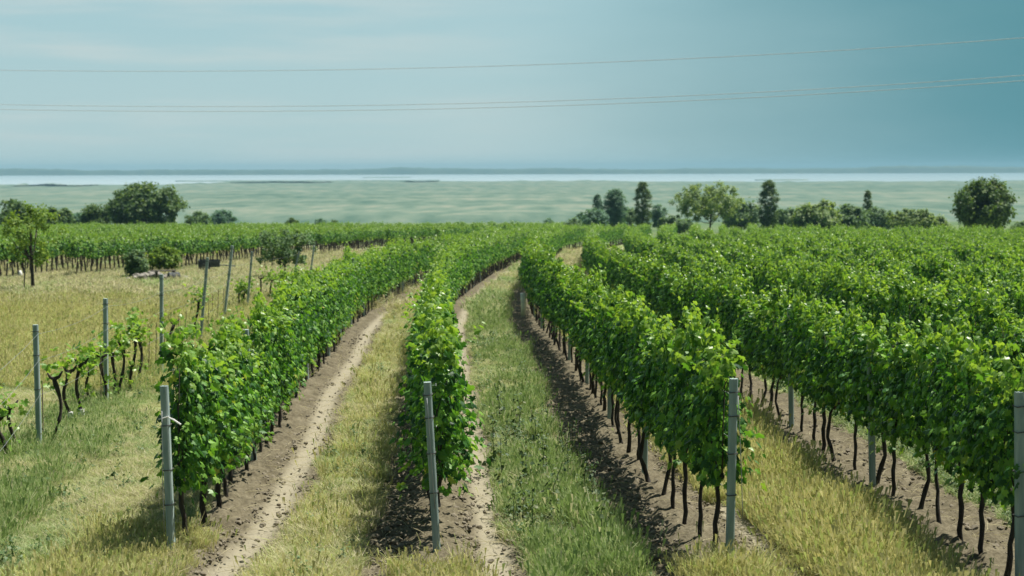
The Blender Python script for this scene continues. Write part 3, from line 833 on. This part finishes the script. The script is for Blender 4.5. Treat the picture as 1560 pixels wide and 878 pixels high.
def make_tree(name, label, group, px, ytop, ybase_hidden, D, wpx, key, shape='round', trunk=.25, cat='tree', seed=0, dens=1., depth=None, kids=True):
    """px: centre column, ytop: top row, wpx: crown width in photo pixels, D: distance"""
    rng = np.random.default_rng(2000 + seed)
    T = at_depth(px, ytop, D); z0 = float(zg(D)); h = float(T[2] - z0); w = wpx * ({'round': 1.0, 'poplar': 1.12}.get(shape, 1.25) if D > 120 else 1.05) / F * D
    cx = float(T[0])
    r = tag(link(name, None, None, (cx, D, z0)), label, cat, group)
    h0 = h * trunk
    # limbs reach into leaf clumps that fill the crown unevenly
    ctr = []
    n_cl = int({'round': 120, 'poplar': 260, 'open': 150, 'bush': 90, 'young': 60, 'flat': 90}[shape] * dens)
    ax, ay, az = w / 2, (depth or w) / 2, (h - h0) / 2
    prof = noise2(np.linspace(0, 3, 50), np.full(50, seed * 3.7), 7)
    while len(ctr) < n_cl:
        u = rng.normal(0, 1, 3); u /= np.linalg.norm(u); q = rng.random() ** (.42)
        p = u * q
        lob = (.78 if shape != 'open' else .9) + (.34 if shape != 'open' else .14) * noise2(np.array([u[0] * 1.7 + 5]), np.array([u[2] * 1.7 + 5 + u[1]]), seed, 2)[0]
        p = p * lob
        if shape == 'poplar':
            zz = rng.uniform(-1, 1); rr = (1 - max(abs(zz), .2) ** 4 * (.72 if zz > 0 else .15)) * (.93 + .16 * noise2(np.array([zz * 3 + 9]), np.array([math.atan2(u[1], u[0])]), seed, 2)[0]); an = rng.uniform(0, 6.283); q2 = rng.random() ** .38
            p = np.array([math.cos(an) * q2 * rr, math.sin(an) * q2 * rr, zz])
        if shape in ('bush', 'flat') and p[2] < -.75: continue
        if shape == 'flat': p[2] = np.sign(p[2]) * abs(p[2]) ** .8
        if shape == 'open': p[2] = p[2] * .9 + .12; p[:2] *= 1 + .15 * (p[2] > -.2)
        if shape == 'young' and rng.random() < .3 * (1 - q): continue
        ctr.append(p * np.array([ax, ay, az]) + np.array([0, 0, h0 + az]))
    ctr = np.array(ctr)
    rc = {'round': .17, 'poplar': .2, 'open': .13, 'bush': .2, 'young': .15, 'flat': .15}[shape] * min(ax, az) * 1.0
    per = int(58 if D > 120 else 50)
    P = np.repeat(ctr, per, 0) + rng.normal(0, rc * .6, (n_cl * per, 3)) * np.array([1, 1, .8])
    P[:, 2] = np.maximum(P[:, 2], .1)
    Nn = (P - np.array([0, 0, h0 + az * .7])) / np.array([ax, ay, az]) * .8 + rng.normal(0, .6, P.shape); Nn[:, 2] += .45
    lsz = np.clip(D / 200 * .36, .10, .55) * (1.15 if shape in ('round', 'bush') else .95)
    lsz = min(lsz, w * .06 + .05) * {'poplar': .8, 'open': .75}.get(shape, 1)
    V, Fc = place_leaves(P, Nn, rng.uniform(.6, 1.25, len(P)) * lsz, rng, .5, (QT_V, QT_F))
    link('crown', mesh_np('crown', V, Fc, [crown_mat(key)]), r)
    mb = MB(); tr = max(.018 * h, .05)
    topz = h0 + az * (1.2 if shape in ('poplar', 'young') else .6)
    lean = rng.normal(0, .03 * h)
    pts = [(0, 0, -.3), (lean * .2, 0, h0 * .5), (lean * .5, .02 * h, h0 + az * .25), (lean, 0, topz)]
    mb.tube(pts, [tr * 1.45, tr, tr * .75, tr * .2], 8)
    for i in range(9 if shape != 'poplar' else 4):
        c = ctr[int(rng.integers(n_cl))]; t = rng.uniform(.5, 1); s = np.array(pts[2]) * t + np.array(pts[1]) * (1 - t)
        mid = (s + c) / 2 + np.array([0, 0, -.03 * h])
        mb.tube([s, mid, c], [tr * .5, tr * .32, tr * .1], 5)
    link('trunk', mb.mesh('trunk', M['tree_bark'], True), r)
    return r


GR, GL = 'trees beyond the vineyard on the right', 'trees beyond the vineyard on the left'
T_ = make_tree
# left side
T_('broad_tree', 'big dark broad crowned tree beyond the left vineyard', GL, 222, 275, 0, 215, 118, 'dark', 'round', .12, seed=1, dens=1.6)
T_('small_tree', 'small dark tree at the left foot of the big broad tree', GL, 148, 307, 0, 220, 42, 'dark', 'bush', .05, seed=2)
T_('dark_tree', 'dark rounded tree behind the young tree at the left edge', GL, 28, 305, 0, 225, 62, 'dark', 'bush', .05, seed=3)
T_('dark_tree', 'dark low tree right behind the crown of the young tree', GL, 82, 316, 0, 230, 50, 'dark', 'bush', .05, seed=4)
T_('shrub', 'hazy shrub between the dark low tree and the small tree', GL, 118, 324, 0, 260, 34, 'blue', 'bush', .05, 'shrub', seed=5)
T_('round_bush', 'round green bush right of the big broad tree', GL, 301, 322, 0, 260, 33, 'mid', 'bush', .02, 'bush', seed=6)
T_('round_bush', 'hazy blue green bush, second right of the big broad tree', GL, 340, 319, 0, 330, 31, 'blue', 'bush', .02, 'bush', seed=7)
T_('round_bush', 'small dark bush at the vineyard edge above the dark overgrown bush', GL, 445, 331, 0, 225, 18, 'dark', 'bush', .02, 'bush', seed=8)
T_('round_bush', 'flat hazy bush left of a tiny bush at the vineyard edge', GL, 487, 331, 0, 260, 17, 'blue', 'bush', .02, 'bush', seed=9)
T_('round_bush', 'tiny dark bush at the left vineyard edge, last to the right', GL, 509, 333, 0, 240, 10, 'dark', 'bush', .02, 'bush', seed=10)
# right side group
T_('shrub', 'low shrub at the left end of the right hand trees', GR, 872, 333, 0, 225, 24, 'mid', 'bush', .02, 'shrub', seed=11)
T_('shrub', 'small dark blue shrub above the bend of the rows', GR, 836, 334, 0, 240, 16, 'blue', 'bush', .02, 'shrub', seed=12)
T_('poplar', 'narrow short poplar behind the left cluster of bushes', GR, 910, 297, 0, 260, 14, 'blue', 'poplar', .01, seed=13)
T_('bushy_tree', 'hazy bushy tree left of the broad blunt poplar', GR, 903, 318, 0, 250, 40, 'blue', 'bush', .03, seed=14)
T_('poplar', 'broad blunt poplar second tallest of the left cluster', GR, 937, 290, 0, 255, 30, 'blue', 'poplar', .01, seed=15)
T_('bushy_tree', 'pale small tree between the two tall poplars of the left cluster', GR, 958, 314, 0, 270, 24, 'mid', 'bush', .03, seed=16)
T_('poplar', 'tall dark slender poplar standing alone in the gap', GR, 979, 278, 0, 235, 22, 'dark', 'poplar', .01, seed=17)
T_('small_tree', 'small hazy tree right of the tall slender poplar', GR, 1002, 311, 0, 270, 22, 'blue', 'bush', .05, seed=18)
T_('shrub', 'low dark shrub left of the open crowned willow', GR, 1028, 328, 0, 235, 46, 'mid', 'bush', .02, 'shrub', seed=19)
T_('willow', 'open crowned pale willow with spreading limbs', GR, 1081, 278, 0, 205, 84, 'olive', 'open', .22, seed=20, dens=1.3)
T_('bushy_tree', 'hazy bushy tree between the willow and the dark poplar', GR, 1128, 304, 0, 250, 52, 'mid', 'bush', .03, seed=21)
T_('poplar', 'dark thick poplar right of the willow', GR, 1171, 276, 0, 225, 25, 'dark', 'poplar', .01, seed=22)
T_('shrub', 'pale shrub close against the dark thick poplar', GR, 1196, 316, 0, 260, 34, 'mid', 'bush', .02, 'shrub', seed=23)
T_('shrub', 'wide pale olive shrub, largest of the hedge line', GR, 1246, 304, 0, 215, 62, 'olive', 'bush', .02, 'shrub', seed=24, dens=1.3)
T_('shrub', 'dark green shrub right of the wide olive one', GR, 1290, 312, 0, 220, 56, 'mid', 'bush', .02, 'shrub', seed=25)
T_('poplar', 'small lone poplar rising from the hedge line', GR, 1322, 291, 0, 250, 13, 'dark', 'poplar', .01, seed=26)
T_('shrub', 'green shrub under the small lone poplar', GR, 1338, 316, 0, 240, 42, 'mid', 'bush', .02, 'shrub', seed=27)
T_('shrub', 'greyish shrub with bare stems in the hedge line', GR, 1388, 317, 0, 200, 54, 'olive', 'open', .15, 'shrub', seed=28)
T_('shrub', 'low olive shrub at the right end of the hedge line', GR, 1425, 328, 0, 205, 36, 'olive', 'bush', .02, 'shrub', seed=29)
T_('round_tree', 'big round dense tree standing alone at the right', GR, 1500, 270, 0, 165, 86, 'dark', 'round', .14, seed=30, dens=1.7)
T_('shrub', 'shrub at the right edge past the round tree', GR, 1556, 335, 0, 170, 28, 'mid', 'bush', .02, 'shrub', seed=31)
# in the left meadow
x, y = ground_at(43, 446)
T_('young_tree', 'young leafy tree with thin dark trunk in the dry meadow', None, 47, 300, 0, y, 92, 'fresh', 'young', .30, seed=40, dens=1.0)
sx, sy = ground_at(36, 447)
mb = MB(); mb.tube([(0, 0, -.1), (.06, 0, .7), (.12, 0, 1.4)], .03, 6)
tag(link('tree_stake', mb.mesh('tree_stake', M['old_wood']), None, (sx, sy, zg(sy))), 'leaning wooden stake beside the young tree trunk', 'stake')
GS = 'shrubs at the near edge of the left vineyard'
T_('shrub', 'tall narrow green shrub left of the stone heap', GS, 206, 378, 0, ground_at(206, 427)[1], 34, 'mid', 'bush', .03, 'shrub', seed=41)
T_('shrub', 'round leafy shrub behind the stone heap', GS, 248, 374, 0, ground_at(248, 419)[1], 52, 'fresh', 'bush', .03, 'shrub', seed=42)
T_('overgrown_bush', 'dark spreading overgrown bush on several stems behind the old posts', GS, 434, 344, 0, ground_at(434, 428)[1], 92, 'mid', 'flat', .26, 'bush', seed=43, dens=1.1)

# ------------------------------------------------------------------ stones, cart, small white things
def rock(rng, c, s):
    import bmesh
    bm = bmesh.new(); bmesh.ops.create_icosphere(bm, subdivisions=2, radius=1)
    V = [tuple(np.array(c) + np.array(v.co) * np.array(s) * (1 + rng.normal(0, .10))) for v in bm.verts]
    Fs = [tuple(v.index for v in f.verts) for f in bm.faces]; bm.free()
    return V, Fs


HX, HY = ground_at(232, 430)
hz = float(zg(HY)); ppm = F / HY
mb = MB(); rng = g(77)
for i in range(46):
    u = rng.normal(0, .33); hgt = .42 * math.exp(-u * u * 2.4)
    V, Fs = rock(rng, (u * 2.0, rng.normal(0, .35), rng.uniform(0, hgt)), (rng.uniform(.12, .28), rng.uniform(.12, .25), rng.uniform(.08, .17)))
    mb.add(V, Fs)
tag(link('stone_heap', mb.mesh('stone_heap', M['stone'], False), None, (HX, HY, hz)), 'low heap of pale field stones below the round shrub', 'stone heap')
bx_, by_ = ground_at(254, 430)
mb = MB(); mb.box((0, 0, .62), (.62, .16, .025), .0, .03); mb.box((-.35, 0, .30), (.05, .1, .3)); mb.box((.5, 0, .30), (.05, .1, .3))
tag(link('plank_bench', mb.mesh('plank_bench', M['old_wood']), None, (bx_, by_ - .7, zg(by_))), 'grey weathered plank laid level over the stone heap', 'plank')
mb = MB()
mb.tube([(-.28, 0, .27), (-.25, 0, .27), (.25, 0, .27), (.28, 0, .27)], [.24, .27, .27, .24], 14)
for xx in (-.1, .1): mb.tube([(xx - .015, 0, .27), (xx + .015, 0, .27)], .285, 14)
dx_, dy_ = ground_at(265, 431)
tag(link('oil_drum', mb.mesh('oil_drum', M['blackish']), None, (dx_, dy_, zg(dy_)), .5), 'dark drum lying at the right end of the stone heap', 'drum')
for i, (px, py, s, lab) in enumerate([(281, 427, .30, 'pale flat slab right of the dark drum'), (293, 421, .42, 'larger pale slab farther right of the dark drum')]):
    x, y = ground_at(px, py); mb = MB(); V, Fs = rock(g(80 + i), (0, 0, .1), (s, .3, .13)); mb.add(V, Fs)
    tag(link('stone_slab', mb.mesh('stone_slab', M['stone']), None, (x, y, zg(y))), lab, 'stone', 'pale slabs in the meadow')
x, y = ground_at(322, 417)
cart = tag(link('farm_cart', None, None, (x, y, zg(y)), .15), 'small dark farm cart with drawbar behind the old posts', 'cart')
cart.scale = (1.1, 1.1, 1.0)
mb = MB(); mb.box((-.1, 0, .50), (.55, .4, .10)); mb.box((-.1, .38, .68), (.55, .02, .12)); mb.box((-.1, -.38, .66), (.55, .02, .10)); mb.box((-.63, 0, .68), (.02, .38, .12))
link('bed', mb.mesh('bed', M['blackish']), cart)
mb = MB(); mb.tube([(.45, 0, .48), (.9, 0, .46), (1.25, 0, .42)], .035, 6); link('drawbar', mb.mesh('drawbar', M['blackish']), cart)
for yy in (-.46, .46):
    wh = MB(); wh.tube([(-.35, yy - .05, .3), (-.35, yy + .05, .3)], .3, 18)
    wo = link('wheel', wh.mesh('wheel', M['blackish'], False), cart)
    rm = MB(); rm.tube([(-.35, yy - .06, .3), (-.35, yy + .06, .3)], .17, 14); link('rim', rm.mesh('rim', M['stone']), wo)
for i, (px, py, w, h, lab) in enumerate([(31, 426, .11, .48, 'upright white sack by the trunk of the young tree'), (15, 418, .16, .36, 'squat white sack at the left edge behind the young tree')]):
    x, y = ground_at(px, py); mb = MB()
    mb.tube([(0, 0, 0), (.01, 0, .05), (.02, 0, h * .55), (0, 0, h * .85), (.01, 0, h)], [w * .8, w, w * 1.1, w * .8, w * .3], 10)
    tag(link('white_sack', mb.mesh('white_sack', M['white'], True), None, (x, y, zg(y))), lab, 'sack', 'white sacks in the meadow')
x, y = ground_at(408, 412)
T = at_depth(408, 381, y)
wb = tag(link('white_box', None, None, (x, y + .3, zg(y)), .2), 'small white box on legs beside the dark overgrown bush', 'box')  # plain white box of unknown use
hh = float(T[2] - zg(y)); mb = MB(); mb.box((0, 0, hh + .10), (.26, .2, .11)); link('body', mb.mesh('body', M['white']), wb)
mb = MB(); mb.box((0, 0, hh + .235), (.29, .23, .02)); link('lid', mb.mesh('lid', M['white']), wb)
for sx_ in (-1, 1):
    for sy_ in (-1, 1):
        mb = MB(); mb.box((.22 * sx_, .16 * sy_, hh / 2), (.025, .025, hh / 2 - .01)); link('leg', mb.mesh('leg', M['old_wood']), wb)

# ------------------------------------------------------------------ power cables
def cable(pix, label):
    xs = np.array([p[0] for p in pix], float); ysp = np.array([p[1] for p in pix], float)
    co = np.polyfit(xs, ysp, 2)
    pts = []
    for px in np.linspace(-900, 2400, 34):
        D = 96 - 30 * px / 1560
        pts.append(at_depth(px, float(np.polyval(co, px)), D))
    mb = MB(); mb.tube(pts, .015, 6)
    tag(link('power_cable', mb.mesh('power_cable', M['cable'], True)), label, 'cable', 'overhead power cables')


cable([(0, 107), (400, 108.5), (780, 100), (1170, 83), (1560, 58)], 'highest overhead power cable, alone above the other two')
cable([(0, 159.5), (400, 162.5), (780, 156), (1170, 140), (1560, 115)], 'upper cable of the low pair of power cables')
cable([(0, 167), (400, 169.5), (780, 163.5), (1170, 148), (1560, 123)], 'lowest overhead power cable, just under its neighbour')

# ------------------------------------------------------------------ reed plain, lake, far shore
def build_plain():
    # lake
    V = [(-6400, 2100, PLAIN - .6), (6400, 2100, PLAIN - .6), (6400, 6995, PLAIN - .6), (-6400, 6995, PLAIN - .6)]
    m_, nt, out = mat('lake_water'); L = nt.links.new
    p = N(nt, 'ShaderNodeBsdfPrincipled', Roughness=.22); p.inputs['Base Color'].default_value = (.40, .46, .47, 1)
    ge = N(nt, 'ShaderNodeNewGeometry'); n = N(nt, 'ShaderNodeTexNoise', Scale=.6, Detail=3); L(ge.outputs['Position'], n.inputs['Vector'])
    b = N(nt, 'ShaderNodeBump', Strength=.12, Distance=.3); L(n.outputs['Fac'], b.inputs['Height']); L(b.outputs[0], p.inputs['Normal'])
    L(p.outputs[0], out.inputs['Surface'])
    tag(link('lake_water', mesh_np('lake_water', np.array(V), np.array([(0, 1, 2, 3)]), [m_])), 'pale calm lake beyond the reeds', kind='structure')
    # reed bed: raised, uneven top, closed edge at the shore
    m_, nt, out = mat('reed'); L = nt.links.new
    ge = N(nt, 'ShaderNodeNewGeometry')
    def nz(stretch, det=5):
        mp = N(nt, 'ShaderNodeMapping'); mp.inputs['Scale'].default_value = stretch; L(ge.outputs['Position'], mp.inputs['Vector'])
        q = N(nt, 'ShaderNodeTexNoise', Scale=1, Detail=det); L(mp.outputs[0], q.inputs['Vector']); return q
    n1, n2 = nz((.0035, .009, .01), 7), nz((.08, .018, .05), 8)
    mx = N(nt, 'ShaderNodeMix', data_type='FLOAT'); mx.inputs['Factor'].default_value = .6
    L(n1.outputs['Fac'], mx.inputs['A']); L(n2.outputs['Fac'], mx.inputs['B'])
    r = ramp(nt, [(.33, (.06, .11, .085)), (.5, (.12, .17, .13)), (.67, (.20, .22, .17))]); L(mx.outputs['Result'], r.inputs['Fac'])
    p = N(nt, 'ShaderNodeBsdfPrincipled', Roughness=1.); p.inputs['Specular IOR Level'].default_value = 0
    L(r.outputs['Color'], p.inputs['Base Color']); L(p.outputs[0], out.inputs['Surface'])
    us = np.linspace(-.42, .42, 420)
    shore_px = np.interp(us * F + 780, [-250, 0, 240, 330, 380, 900, 1000, 1300, 1560, 1800], [21.2, 21.2, 21.6, 19, 17.4, 17.6, 19, 19.4, 19.6, 19.6])
    far = 19.6 * F / shore_px * (1 + (noise2(us * 45, us * 0, 4, 4) - .5) * .07)
    v = np.linspace(0, 1, 150)
    Y = 640 * (far[None, :] / 640) ** v[:, None]; X = us[None, :] * Y
    hgt = 2.0 + (noise2(X / 40, Y / 60, 8, 4) - .5) * 1.6
    edge = np.clip((v[:, None] - .955) / .045, 0, 1)
    hgt = hgt + edge * np.clip(noise2(X / 22, Y / 300, 14, 3) - .5, 0, 1) * np.where(us[None, :] < -.15, 9., 4.0)
    Z = PLAIN + hgt * np.clip(v[:, None] * 30, .0, 1)
    nx, ny = len(us), len(v)
    top = np.stack([X, Y, Z], 2).reshape(-1, 3)
    bot = np.stack([X[-1], Y[-1] + 2, np.full(nx, PLAIN - 3.)], 1)
    q = (np.arange(ny - 1)[:, None] * nx + np.arange(nx - 1)[None]).ravel()
    Fc = np.stack([q, q + 1, q + nx + 1, q + nx], 1)
    # open pools in the reeds
    cxy = top[q] + (top[q + nx + 1] - top[q]) / 2
    keep = np.ones(len(q), bool)
    for px, d, wx, wy in ((400, 2520, 46, 130), (432, 2540, 30, 120), (455, 2500, 24, 120), (488, 2480, 20, 130), (64, 2060, 26, 90), (112, 2050, 26, 90), (640, 2560, 30, 90)):
        cx = (px - 780) / F * d
        keep &= ((cxy[:, 0] - cx) / wx) ** 2 + ((cxy[:, 1] - d) / wy) ** 2 > 1
    Fc = Fc[keep]
    lq = (ny - 1) * nx + np.arange(nx - 1); bq = ny * nx + np.arange(nx - 1)
    Fc = np.concatenate([Fc, np.stack([lq, lq + 1, bq + 1, bq], 1)])
    tag(link('reed_bed', mesh_np('reed_bed', np.concatenate([top, bot]), Fc, [m_], True)), 'wide flat belt of grey green reeds before the lake', kind='stuff')
    # low reed islands in the lake
    for i, (px, d, wpx, lab) in enumerate([(590, 4300, 36, 'thin reed islet in mid lake'), (470, 3100, 200, 'long low reed bank along the near shore'), (1190, 3000, 40, 'short reed islet off the right shore')]):
        cx = (px - 780) / F * d; hw = wpx / F * d
        n = 60; t = np.linspace(-1, 1, n); V = []
        for j in range(n):
            w = 55 * math.sqrt(max(1 - t[j] ** 2, .01)); zt = .7 + .6 * noise2(np.array([j * .4]), np.array([i * 3.]), 2)[0]
            x = cx + t[j] * hw
            V += [(x, d - w, PLAIN - 1), (x, d - w * .8, PLAIN + zt), (x, d + w * .8, PLAIN + zt), (x, d + w, PLAIN - 1)]
        Fs = [(j * 4 + k, j * 4 + 4 + k, j * 4 + 5 + k, j * 4 + 1 + k) for j in range(n - 1) for k in range(3)]
        tag(link('reed_islet', mesh_np('reed_islet', np.array(V), Fs, [m_])), lab, 'islet', 'reed islets in the lake')
    # wooded far shore: lumpy band of crowns
    us = np.linspace(-.42, .42, 900); D0 = 7000.
    base = 19 + 17 * noise2(us * 16, us * 0 + 1, 51, 3) ** 1.5 + 12 * noise2(us * 60, us * 0, 52, 3) * noise2(us * 9, us * 0 + 4, 53, 2)
    base = base + 7 * np.clip(noise2(us * 170, us * 0 + 9, 54, 2) - .55, 0, 1)
    prof = [(0, 0), (30, .75), (90, 1.0), (170, .96), (260, .7), (300, 0)]
    V = []
    for dpt, hh in prof:
        V.append(np.stack([us * (D0 + dpt), np.full(len(us), D0 + dpt), PLAIN - 1 + hh * base * (1 + .12 * (noise2(us * 300, us * 0 + dpt, 56, 2) - .5))], 1))
    V = np.concatenate(V); nx = len(us)
    q = (np.arange(len(prof) - 1)[:, None] * nx + np.arange(nx - 1)[None]).ravel()
    Fc = np.stack([q, q + 1, q + nx + 1, q + nx], 1)
    tag(link('far_woods', mesh_np('far_woods', V, Fc, [noisy_mat('far_wood_foliage', (.03, .055, .028), (.07, .095, .045), .02, 1.)])), 'low hazy wooded shore along the far side of the lake', kind='stuff')


build_plain()

# ------------------------------------------------------------------ haze
mb = MB(); mb.box((0, 4400, (PLAIN - 4.2 + 30) / 2), (6500, 4700, (30 - PLAIN + 4.2) / 2))
m_, nt, out = mat('haze')
pv = N(nt, 'ShaderNodeVolumePrincipled', Density=1.5e-4, Anisotropy=.0); pv.inputs['Color'].default_value = (.33, .60, .74, 1)
nt.links.new(pv.outputs[0], out.inputs['Volume'])
tag(link('haze', mb.mesh('haze', m_)), 'thin blue haze over plain and lake', kind='stuff')

# ------------------------------------------------------------------ light and sky
SUN_EL, SUN_AZ = 65., 60.        # azimuth clockwise from the viewing direction
sd = np.array([math.sin(R(SUN_AZ)) * math.cos(R(SUN_EL)), math.cos(R(SUN_AZ)) * math.cos(R(SUN_EL)), math.sin(R(SUN_EL))])
sun_d = bpy.data.lights.new('sun', 'SUN'); sun_d.energy = 5.0; sun_d.angle = R(.6); sun_d.color = (1., .95, .86)
sun = bpy.data.objects.new('sun', sun_d); COL.objects.link(sun)
sun.rotation_euler = Vector(tuple(-sd)).to_track_quat('-Z', 'Y').to_euler()
sun.location = (60, 20, 60)

w = bpy.data.worlds.new('World'); scene.world = w; w.use_nodes = True
nt = w.node_tree; nt.nodes.clear(); L = nt.links.new
out = N(nt, 'ShaderNodeOutputWorld'); bg = N(nt, 'ShaderNodeBackground', Strength=.05)
sky = N(nt, 'ShaderNodeTexSky', sky_type='NISHITA', sun_disc=False)
sky.sun_elevation = R(SUN_EL); sky.sun_rotation = R(SUN_AZ); sky.air_density = 1.2; sky.dust_density = 2.5
tc = N(nt, 'ShaderNodeTexCoord'); sp = N(nt, 'ShaderNodeSeparateXYZ'); L(tc.outputs['Generated'], sp.inputs[0])


def lin(*c): return tuple(11.7 * ((v / 255) / 12.92 if v < 10 else ((v / 255 + .055) / 1.055) ** 2.4) for v in c)


def mrange(a, b, sock, smooth=True):
    q = N(nt, 'ShaderNodeMapRange'); q.interpolation_type = 'SMOOTHSTEP' if smooth else 'LINEAR'
    q.inputs['From Min'].default_value = a; q.inputs['From Max'].default_value = b; L(sock, q.inputs['Value']); return q.outputs[0]


def mixc(f, a, b):
    q = N(nt, 'ShaderNodeMix', data_type='RGBA'); L(f, q.inputs['Factor'])
    for s_, v in (('A', a), ('B', b)):
        if isinstance(v, tuple): q.inputs[s_].default_value = (*v, 1)
        else: L(v, q.inputs[s_])
    return q.outputs['Result']


def skynoise(scale, rot=0., det=4, off=0.):
    mp = N(nt, 'ShaderNodeMapping'); mp.inputs['Scale'].default_value = scale; mp.inputs['Rotation'].default_value = (0, rot, 0); mp.inputs['Location'].default_value = (off, 0, 0)
    L(tc.outputs['Generated'], mp.inputs['Vector'])
    q = N(nt, 'ShaderNodeTexNoise', Scale=1, Detail=det); L(mp.outputs[0], q.inputs['Vector']); return q.outputs['Fac']


nb = skynoise((3.5, 1, 14), .12, 4)
ad = N(nt, 'ShaderNodeMath', operation='MULTIPLY_ADD'); L(nb, ad.inputs[0]); ad.inputs[1].default_value = .16; L(sp.outputs['X'], ad.inputs[2])
east = mrange(.04, .44, ad.outputs[0])                 # sky colour deepens to slate towards the right
up = mrange(.0, .13, sp.outputs['Z'])
pale = mixc(up, lin(184, 211, 213), lin(168, 205, 213))
slate = mixc(up, lin(88, 148, 160), lin(78, 142, 154))
cloud = mixc(east, pale, slate)
st = mrange(.44, .68, skynoise((3, 1, 30), .07, 5, 3.3))
west = mrange(.10, -.2, sp.outputs['X'])
low = mrange(.13, .05, sp.outputs['Z'])
f = N(nt, 'ShaderNodeMath', operation='MULTIPLY'); L(st, f.inputs[0]); L(west, f.inputs[1])
f2 = N(nt, 'ShaderNodeMath', operation='MULTIPLY'); L(f.outputs[0], f2.inputs[0]); f2.inputs[1].default_value = .85
cloud = mixc(f2.outputs[0], cloud, lin(208, 219, 217))
cover = mrange(.75, .22, sp.outputs['Z'])
cov = N(nt, 'ShaderNodeMath', operation='MULTIPLY_ADD'); L(cover, cov.inputs[0]); cov.inputs[1].default_value = .82; cov.inputs[2].default_value = .15
behind = mrange(.45, -.35, sp.outputs['Y'])
dull = mixc(behind, mixc(cov.outputs[0], sky.outputs[0], cloud), lin(74, 104, 122))   # unseen sky behind the viewer, darkened with added grey to cut fill light
L(dull, bg.inputs['Color']); L(bg.outputs[0], out.inputs['Surface'])

# ------------------------------------------------------------------ render settings
scene.view_settings.view_transform = 'Standard'; scene.view_settings.look = 'None'
scene.view_settings.gamma = 1; scene.view_settings.exposure = 0.75
scene.render.engine = 'CYCLES'
cy = scene.cycles
cy.use_denoising = True; cy.max_bounces = 6; cy.diffuse_bounces = 3; cy.glossy_bounces = 2; cy.transmission_bounces = 3; cy.volume_bounces = 0
cy.sample_clamp_indirect = 6; cy.caustics_reflective = False; cy.caustics_refractive = False
